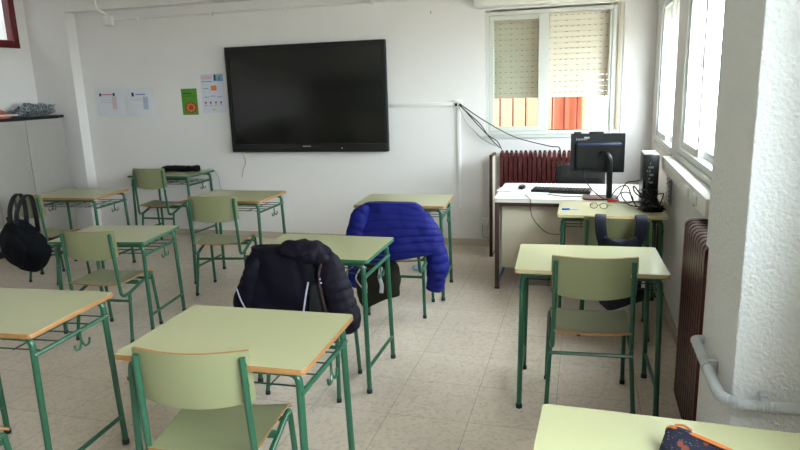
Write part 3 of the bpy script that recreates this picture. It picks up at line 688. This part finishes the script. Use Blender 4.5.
t = thing('power_supply', 'black power block lying among cables in front of the tower', 'power supply', (.475, 4.70, .757), .2)
bm = B(); box(bm, -.07, .07, -.045, .05, 0, .038, .012, 0, 3); obj('casing', bm, M['blackm'], t)
def cable(label, pts, r=.004, m='black', rad=.05, name='cable', grp=None):
    bm = B(); K = [tuple(p) for p in pts]; n = 14 * len(K); P = [Vector(catmull(K, i/n)) for i in range(n + 1)]
    tube(bm, P, r, 7); return tag(obj(name, bm, M[m]), label, 'cable', grp)
rnd = random.Random(11)
def tangle(label, base, c, spread, n, zmin, top):
    K = [base]
    for k in range(n): K.append((c[0] + rnd.uniform(-spread, spread), c[1] + rnd.uniform(-.10, .08), zmin + rnd.uniform(.004, top)))
    K.append((c[0] + rnd.uniform(-spread, spread), c[1], zmin + .006)); cable(label, K, .0042, grp='tangled cables beside the tower')
for k in range(7): tangle('black cable in the tangle beside the computer tower', (.45, 4.80, .86 + .03*k), (.44 + .01*k, 4.70), .085, 6, .762, .16)
cable('black cable looping from the monitor foot to the tower in a wide arc', [(.22, 5.14, .78), (.26, 5.0, .87), (.32, 4.9, .90), (.36, 4.88, .80), (.40, 4.80, .765), (.44, 4.80, .84)])
cable('black cable rising in a high arc to the tower top ports', [(.25, 5.05, .775), (.27, 4.95, .83), (.31, 4.86, .93), (.37, 4.80, .955), (.43, 4.79, .97)])
cable('black cable in a flat loop between monitor and tower', [(.23, 5.10, .77), (.30, 4.93, .77), (.36, 4.86, .80), (.33, 4.85, .86), (.28, 4.92, .84), (.33, 4.85, .775), (.42, 4.78, .77)])
cable('black cable hanging from the back of the monitor', [(.01, 5.155, .99), (.02, 5.10, .92), (.08, 5.06, .84), (.16, 5.08, .775), (.22, 5.05, .768)])
cable('thin black cable trailing from the mouse down the front of the teacher desk', [(-.50, 5.50, .766), (-.46, 5.30, .764), (-.40, 5.10, .764), (-.385, 5.045, .74), (-.37, 5.04, .62), (-.26, 5.05, .50), (-.12, 5.05, .49)], .003)
cable('thin black cable lying across the white desk beside the keyboard', [(-.30, 5.33, .765), (-.2, 5.24, .764), (-.1, 5.20, .764), (0, 5.22, .764)], .003)
cable('black cable sagging from the wall box to the radiator end', [(-1.21, 6.45, 1.47), (-1.08, 6.42, 1.33), (-.93, 6.42, 1.17), (-.83, 6.42, 1.10), (-.78, 6.40, 1.02)], .005)
cable('black cable running from the wall box across the top of the radiator', [(-1.21, 6.45, 1.475), (-.95, 6.42, 1.30), (-.65, 6.41, 1.14), (-.32, 6.40, 1.05), (-.22, 6.40, 1.03), (-.2, 6.25, .90)], .005)
cable('grey cable drooping from the wall box to the window corner', [(-1.22, 6.45, 1.46), (-1.15, 6.45, 1.30), (-1.06, 6.45, 1.20), (-.98, 6.45, 1.12), (-.84, 6.42, 1.05)], .004, 'steel')
cable('black cable from the wall box that drops steeply behind the radiator', [(-1.215, 6.45, 1.465), (-1.12, 6.43, 1.38), (-1.0, 6.43, 1.27), (-.9, 6.43, 1.13), (-.80, 6.40, 1.035)], .005)
t = thing('keyboard', 'long black keyboard on the white teacher desk', 'keyboard', (-.165, 5.42, TZ), math.radians(-6))
bm = B(); box(bm, -.24, .24, -.07, .075, 0, .028, .008, 0, 3); obj('housing', bm, M['black'], t)
bm = B()
for j in range(5):
    for i in range(16): box(bm, -.228 + i*.0286, -.204 + i*.0286, -.058 + j*.025, -.037 + j*.025, .027, .034, .002, 0, 1)
obj('keys', bm, M['blackm'], t)
bm = B(); puffy(bm, [(0, -.055, .018, .02, .010), (0, -.02, .020, .031, .019), (0, .02, .020, .030, .018), (0, .05, .016, .02, .010)], n=24, m=16, wr=0, ex=2.3)
o = obj('computer_mouse', bm, M['black'], loc=(-.50, 5.56, TZ)); tag(o, 'black computer mouse on the papers of the teacher desk', 'mouse')
for i, (x, y, r_, dx, dy, lab) in enumerate(((-.52, 5.26, 6, .15, .105, 'white paper sheet nearest the front left corner of the teacher desk'), (-.56, 5.50, -5, .14, .10, 'white paper sheet under the mouse on the teacher desk'), (-.42, 5.36, 14, .15, .10, 'white paper sheet tucked beside the black keyboard'))):
    bm = B(); box(bm, -dx, dx, -dy, dy, 0, .002); o = obj('paper_sheet', bm, M['paper'], loc=(x, y, TZ + .0005 + .0022*i)); o.rotation_euler = (0, 0, math.radians(r_)); tag(o, lab, 'paper')
t = thing('ballpoint_pen', 'blue ballpoint pen on the desk beside the glasses', 'pen', (-.06, 4.68, .764), math.radians(4))
bm = B(); tube(bm, [(-.07, 0, 0), (.04, 0, 0)], .0045, 8); obj('barrel', bm, mat('clear_white_plastic', 'c8ccd4', .3), t)
bm = B(); tube(bm, [(-.075, 0, 0), (-.02, 0, 0)], .0058, 8); obj('cap', bm, M['bluep'], t)
t = thing('eyeglasses', 'pair of thin black eyeglasses lying open on the desk', 'glasses', (.12, 4.74, .757), math.radians(-12))
for sx in (-1, 1):
    bm = B(); P = [Vector((sx*.034 + .026*math.cos(a), 0, .024 + .02*math.sin(a))) for a in [2*PI*k/24 for k in range(25)]]; tube(bm, P, .002, 6, caps=False); obj('rim', bm, M['black'], t)
    bm = B(); lathe(bm, [(.001, 0), (.024, 0), (.001, .001)], n=20)
    for v in bm.verts: v.co = Vector((sx*.034 + v.co.x, v.co.z, .024 + v.co.y*.8))
    obj('lens', bm, M['glassl'], t)
    bm = B(); tube(bm, fillet([(sx*.060, 0, .03), (sx*.066, .01, .03), (sx*.068, .10, .014), (sx*.066, .135, .003)], .01), .0018, 6); obj('temple', bm, M['black'], t)
bm = B(); tube(bm, fillet([(-.009, 0, .028), (0, -.002, .032), (.009, 0, .028)], .006), .002, 6); obj('bridge', bm, M['black'], t)
bm = B(); box(bm, -.05, .04, -.012, .012, 0, .016, .005); o = obj('marker', bm, M['redp'], loc=(.235, 5.03, .7605)); o.rotation_euler = (0, 0, .5); tag(o, 'small red object beside the monitor foot', 'marker')

# long black case on the far desk
t = thing('long_case', 'long black zipped case lying on the desk against the front wall', 'case', (-4.43, 6.30, .79), math.radians(2))
bm = B(); puffy(bm, [(-.22, 0, .03, .028, .05), (-.1, 0, .034, .033, .06), (.1, 0, .033, .032, .058), (.2, 0, .034, .033, .06), (.235, 0, .036, .032, .055)], (0, 0, 1), 32, 40, wr=.004, ex=3.5); obj('body', bm, M['bagk'], t)
bm = B(); ribbon(bm, [(.10, -.055, .055), (.15, -.065, .075), (.20, -.055, .058)], .02, .004, (0, 1, 0)); obj('handle', bm, M['blackm'], t)
cable('thin grey cable hanging from the far desk beside the black case', [(-4.15, 6.42, .80), (-4.08, 6.44, .79), (-4.04, 6.46, .70), (-4.03, 6.46, .60), (-3.99, 6.46, .52)], .003, 'steel')

# ------------------------------------------------------------------ cupboard
t = thing('storage_cupboard', 'light grey two door cupboard with black top in the left corner', 'cupboard', (0, 0, 0))
bm = B(); box(bm, XL + .015, -5.92, 4.75, 6.22, .08, 1.41, .003); obj('carcass', bm, M['cab'], t)
bm = B(); box(bm, XL + .015, -5.885, 4.73, 6.24, 1.43, 1.458, .003); obj('top_board', bm, M['cabt'], t)
bm = B(); box(bm, XL + .015, -5.93, 4.77, 6.20, 0, .08); box(bm, XL+.015, -5.93, 4.76, 6.21, 1.41, 1.43); obj('plinth', bm, M['cabt'], t)
for y0, y1 in ((5.698, 6.222), (5.225, 5.690), (4.75, 5.217)):
    bm = B(); box(bm, -5.92, -5.90, y0, y1, .09, 1.425, .002); dr = obj('door', bm, M['cab'], t)
    bm = B(); lathe(bm, [(.010, 0), (.010, .004), (.004, .006)], n=12)
    for v in bm.verts: v.co = Vector((-5.90 + v.co.z, (y0 if y0 > 5.6 else y1 if y0 > 5.2 else y0) + (.04 if y0 > 5.6 or y0 < 5 else -.04) + v.co.x, .86 + v.co.y))
    obj('lock', bm, M['steel'], dr)
bm = B(); bmesh.ops.create_icosphere(bm, subdivisions=5, radius=1)
for v in bm.verts:
    p = v.co; q = 1 + .35*noise.noise(p*2.2) + .22*noise.noise(p*5) + .16*noise.noise(p*11)
    v.co = Vector((p.x*.13*q, p.y*.30*q, max(0, (p.z*.5 + .42)*.145*(1 - .55*(p.y < 0)*abs(p.y))*q)))
o = obj('crumpled_bag', bm, M['crumple'], loc=(-6.09, 6.0 - .02, 1.458)); tag(o, 'crumpled grey patterned cloth bundle on top of the cupboard', 'cloth')
for i, (x, y, z, a, m, lab) in enumerate(((-6.05, 5.36, 0, 4, 'grease', 'orange brown folder under the pale one on the cupboard'), (-6.03, 5.44, .022, -6, 'pinkc', 'pale pink folder lying on the orange folder'), (-6.10, 5.60, .044, 25, 'grease', 'small orange booklet leaning against the grey cloth bundle'))):
    bm = B(); hx, hy = (.14, .17) if i < 2 else (.06, .08); box(bm, -hx, hx, -hy, hy, 0, .02, .002); o = obj('folder', bm, M[m], loc=(x, y, 1.4585 + z)); o.rotation_euler = (0, 0, math.radians(a))
    if i == 2: o.rotation_euler = (0, math.radians(35), math.radians(a)); o.location.z = 1.50
    tag(o, lab, 'folder')

# ------------------------------------------------------------------ blue jacket on its chair
t = thing('puffer_jacket', 'bright blue padded jacket draped over a chair back', 'jacket', (-1.29, 4.17, .5))
bm = B(); puffy(bm, [(.014, .0, .385, .175, .045), (.014, 0, .35, .225, .07), (.014, 0, .285, .275, .10), (.022, -.01, .20, .318, .12), (.035, -.015, .11, .345, .125), (.048, -.02, .04, .350, .125), (.055, -.02, .0, .325, .115)], n=120, m=170, rib=.056, amp=.008, wr=.008, ex=2.5, seed=2, sag=.045, wf=6, dm=.035, fold=.014); obj('body', bm, M['blue'], t)
bm = B(); puffy(bm, [(.33, -.01, .14, .05, .06), (.345, -.02, .06, .068, .085), (.352, -.03, -.05, .070, .075), (.340, -.03, -.15, .064, .066), (.328, -.03, -.235, .056, .055)], n=44, m=90, rib=.056, amp=.007, wr=.009, seed=5, wf=8, fold=.008); obj('sleeve', bm, M['blue'], t)
bm = B(); puffy(bm, [(-.13, -.04, .36, .03, .05), (-.18, -.055, .29, .064, .075), (-.22, -.055, .16, .078, .088), (-.24, -.045, .02, .074, .08), (-.24, -.03, -.12, .064, .066), (-.235, -.02, -.245, .052, .055)], n=44, m=100, rib=.056, amp=.007, wr=.010, seed=9, wf=8, fold=.008); obj('sleeve', bm, M['blue'], t)

# dark coat on the middle chair
t = thing('padded_coat', 'dark navy padded coat with silver zips draped over a chair back', 'coat', (-1.42, 2.845, .515))
bm = B(); puffy(bm, [(.01, .0, .385, .185, .040), (.01, .0, .365, .215, .065), (.005, .0, .29, .230, .085), (-.02, 0, .19, .240, .095), (-.035, 0, .08, .255, .10), (-.045, 0, -.03, .26, .105), (-.045, 0, -.12, .25, .10)], n=110, m=130, wr=.010, ex=2.7, seed=21, wf=6, dm=.04, fold=.026); obj('body', bm, M['navy'], t)
bm = B(); puffy(bm, [(-.02, -.03, .385, .03, .05), (.06, -.045, .385, .045, .07), (.14, -.05, .375, .05, .075), (.21, -.04, .345, .045, .07), (.25, -.03, .30, .035, .05)], (0, 0, 1), 40, 60, rib=.07, amp=.005, wr=.012, seed=25, wf=9, fold=.01); obj('hood', bm, M['plum'], t)
bm = B(); puffy(bm, [(.18, .0, .36, .05, .05), (.235, -.03, .31, .058, .065), (.27, -.05, .22, .060, .07), (.300, -.06, .12, .062, .07), (.325, -.06, .03, .060, .065), (.335, -.06, -.03, .045, .05)], n=44, m=90, rib=.045, amp=.006, wr=.008, seed=28, wf=9, fold=.008); obj('sleeve', bm, M['plum'], t)
bm = B(); puffy(bm, [(-.13, -.02, .33, .03, .04), (-.18, -.03, .24, .050, .07), (-.222, -.035, .12, .056, .075), (-.26, -.03, .0, .06, .07), (-.26, -.03, -.08, .05, .06)], n=44, m=60, wr=.010, seed=31, wf=9, fold=.012); obj('sleeve', bm, M['navy'], t)
bm = B(); ribbon(bm, [(-.245, -.112, .185), (-.215, -.125, .12), (-.18, -.13, .06), (-.165, -.13, .01)], .007, .004, (1, 0, 0)); obj('zip', bm, M['zipp'], t)
bm = B(); ribbon(bm, [(.155, -.118, .24), (.14, -.130, .16), (.122, -.135, .06), (.118, -.135, -.02)], .009, .005, (1, 0, 0)); obj('zip', bm, M['zipp'], t)
bm = B(); puffy(bm, [(.17, -.065, .23, .02, .04), (.18, -.075, .12, .040, .045), (.185, -.075, 0, .050, .045), (.18, -.07, -.1, .05, .04)], n=28, m=40, wr=.008, seed=33); obj('lining', bm, M['lining'], t)
bm = B(); P = [(.225, -.105, .335), (.213, -.117, .28), (.222, -.125, .21), (.24, -.13, .12), (.262, -.128, .03)]; ribbon(bm, P, .010, .010, (1, 0, 0)); tr = obj('front_trim', bm, mat('brown_trim', '3a2a2c', .5), t)
for z, x in ((.262, .222), (.243, .226)):
    bm = B(); bmesh.ops.create_uvsphere(bm, u_segments=10, v_segments=6, radius=.005); obj('snap', bm, M['zipp'], tr, loc=(x, -.130, z))

# ------------------------------------------------------------------ bags
t = thing('backpack', 'dark khaki backpack with pale straps hanging below the blue jacket', 'backpack', (-1.37, 4.12, .31))
bm = B(); puffy(bm, [(.02, .0, -.13, .12, .055), (.01, 0, -.10, .15, .075), (0, 0, .0, .165, .085), (0, .01, .10, .15, .075), (0, .01, .19, .10, .05)], n=56, m=50, wr=.014, seed=41, ex=3, wf=7); b_ = obj('body', bm, M['khaki'], t)
for x in (-.06, .06):
    bm = B(); ribbon(bm, [(x - .01, -.078, .14), (x - .015, -.105, .08), (x + .02*(1 if x > 0 else -1)*0, -.11, .02), (x - .01, -.095, -.04)], .028, .006, (1, 0, .3)); obj('strap', bm, M['pale'], t)
bm = B(); ribbon(bm, [(-.10, -.07, .13), (-.13, -.10, .06), (-.09, -.11, 0), (-.05, -.10, -.04)], .010, .004, (1, 0, 0)); obj('webbing', bm, M['pale'], t)

t = thing('backpack', 'black backpack slung by its straps from the far left chair', 'backpack', (-4.61, 4.28, .445), math.radians(-8))
bm = B(); puffy(bm, [(-.20, 0, .13, .07, .05), (-.17, 0, .10, .13, .09), (-.07, -.02, .02, .165, .12), (.06, -.02, -.07, .165, .12), (.16, -.01, -.13, .13, .09), (.20, 0, -.155, .08, .05)], (.62, 0, .78), 64, 60, wr=.012, seed=51, ex=3.2, wf=6); obj('body', bm, M['bagk'], t)
bm = B(); puffy(bm, [(-.12, -.11, .06, .08, .03), (-.04, -.135, .0, .12, .04), (.06, -.135, -.07, .12, .04), (.12, -.12, -.11, .08, .03)], (.66, 0, .75), 40, 30, wr=.006, seed=52, ex=3); obj('front_pocket', bm, M['bagk'], t)
bm = B(); ribbon(bm, [(-.05, -.09, .12), (-.09, -.05, .28), (-.13, .03, .385), (-.125, .09, .40), (-.10, .10, .30), (-.06, .06, .12)], .045, .010, (.9, .3, 0)); obj('strap', bm, M['blackm'], t)
bm = B(); ribbon(bm, [(.0, -.08, .14), (.0, -.05, .28), (-.01, .03, .385), (0, .09, .395), (.02, .10, .28), (.05, .08, .08)], .050, .010, (.9, .1, 0)); obj('strap', bm, M['blackm'], t)
bm = B(); ribbon(bm, [(-.16, -.03, .17), (-.19, -.02, .21), (-.14, -.02, .22), (-.11, -.02, .17)], .015, .004, (0, 1, 0)); obj('grab_loop', bm, M['blackm'], t)

t = thing('shoulder_bag', 'navy cloth bag hanging by wide straps over a chair back', 'bag', (.235, 4.045, .535))
bm = B(); puffy(bm, [(0, -.005, .17, .125, .02), (0, -.01, .10, .14, .04), (.015, -.02, .0, .15, .06), (.02, -.02, -.12, .155, .065), (.02, -.02, -.22, .13, .055), (.03, -.02, -.255, .08, .04)], n=56, m=50, wr=.012, seed=61, ex=3, wf=7); obj('body', bm, mat('dark_navy_canvas', '101424', .75, var=.2, scale=20), t)
for sx in (-1, 1):
    bm = B(); ribbon(bm, [(sx*.075, -.025, .12), (sx*.105, -.03, .18), (sx*.118, -.03, .26), (sx*.118, -.01, .312), (sx*.118, .05, .305), (sx*.115, .075, .22)], .068, .010, (1, 0, 0)); obj('strap', bm, M['bagn'], t)
bm = B(); ribbon(bm, [(-.10, -.04, .18), (-.05, -.05, .150), (0, -.052, .142), (.05, -.05, .150), (.10, -.04, .18)], .05, .012, (0, 0, 1)); obj('top_edge', bm, M['bagn'], t)
bm = B(); box(bm, .13, .15, -.082, -.078, -.11, -.07, .002); obj('tag', bm, M['paper'], t)

# pencil case, bottom right
t = thing('pencil_case', 'dark floral pencil case with orange zip on the corner desk', 'pencil case', (.315, 1.50, .7605), math.radians(-38))
bm = B(); L_ = .115; K = []
prof = [(-.045, 0), (-.050, .006), (-.042, .022), (-.022, .050), (-.006, .068), (.006, .068), (.022, .050), (.042, .022), (.050, .006), (.045, 0)]
rings = []
for i in range(17):
    a = i/16*2 - 1; e = 1 - .28*abs(a)**6; x = a*L_
    rings.append([bm.verts.new((x, py*e*(1 - .12*(pz/.068)), pz*(1 - .06*math.cos(a*5))*(1 - .1*abs(a)**8))) for py, pz in prof])
for a, b in zip(rings, rings[1:]):
    for k in range(len(prof)): bm.faces.new((a[k], a[(k+1) % len(prof)], b[(k+1) % len(prof)], b[k]))
bm.faces.new(rings[0]); bm.faces.new(rings[-1][::-1]); obj('body', bm, M['floral'], t)
bm = B(); ribbon(bm, [(-.118, 0, .045), (-.108, 0, .064), (-.05, 0, .069), (.05, 0, .069), (.108, 0, .064), (.118, 0, .045)], .013, .004, (0, 1, 0)); zp = obj('zip', bm, M['ozip'], t)
bm = B(); ribbon(bm, [(-.10, .004, .070), (-.085, .018, .070), (-.07, .03, .058)], .006, .003, (0, 0, 1)); obj('zip_pull', bm, M['ozip'], zp)

# small bits
bm = B(); bmesh.ops.create_icosphere(bm, subdivisions=3, radius=1)
for v in bm.verts: q = 1 + .3*noise.noise(v.co*3); v.co = Vector((v.co.x*.07*q, v.co.y*.05*q, max(0, v.co.z*.03*q + .025)))
o = obj('crumpled_paper', bm, M['pblue'], loc=(-1.42, 5.5, 0)); tag(o, 'pale blue crumpled paper on the floor beyond the blue jacket', 'paper')
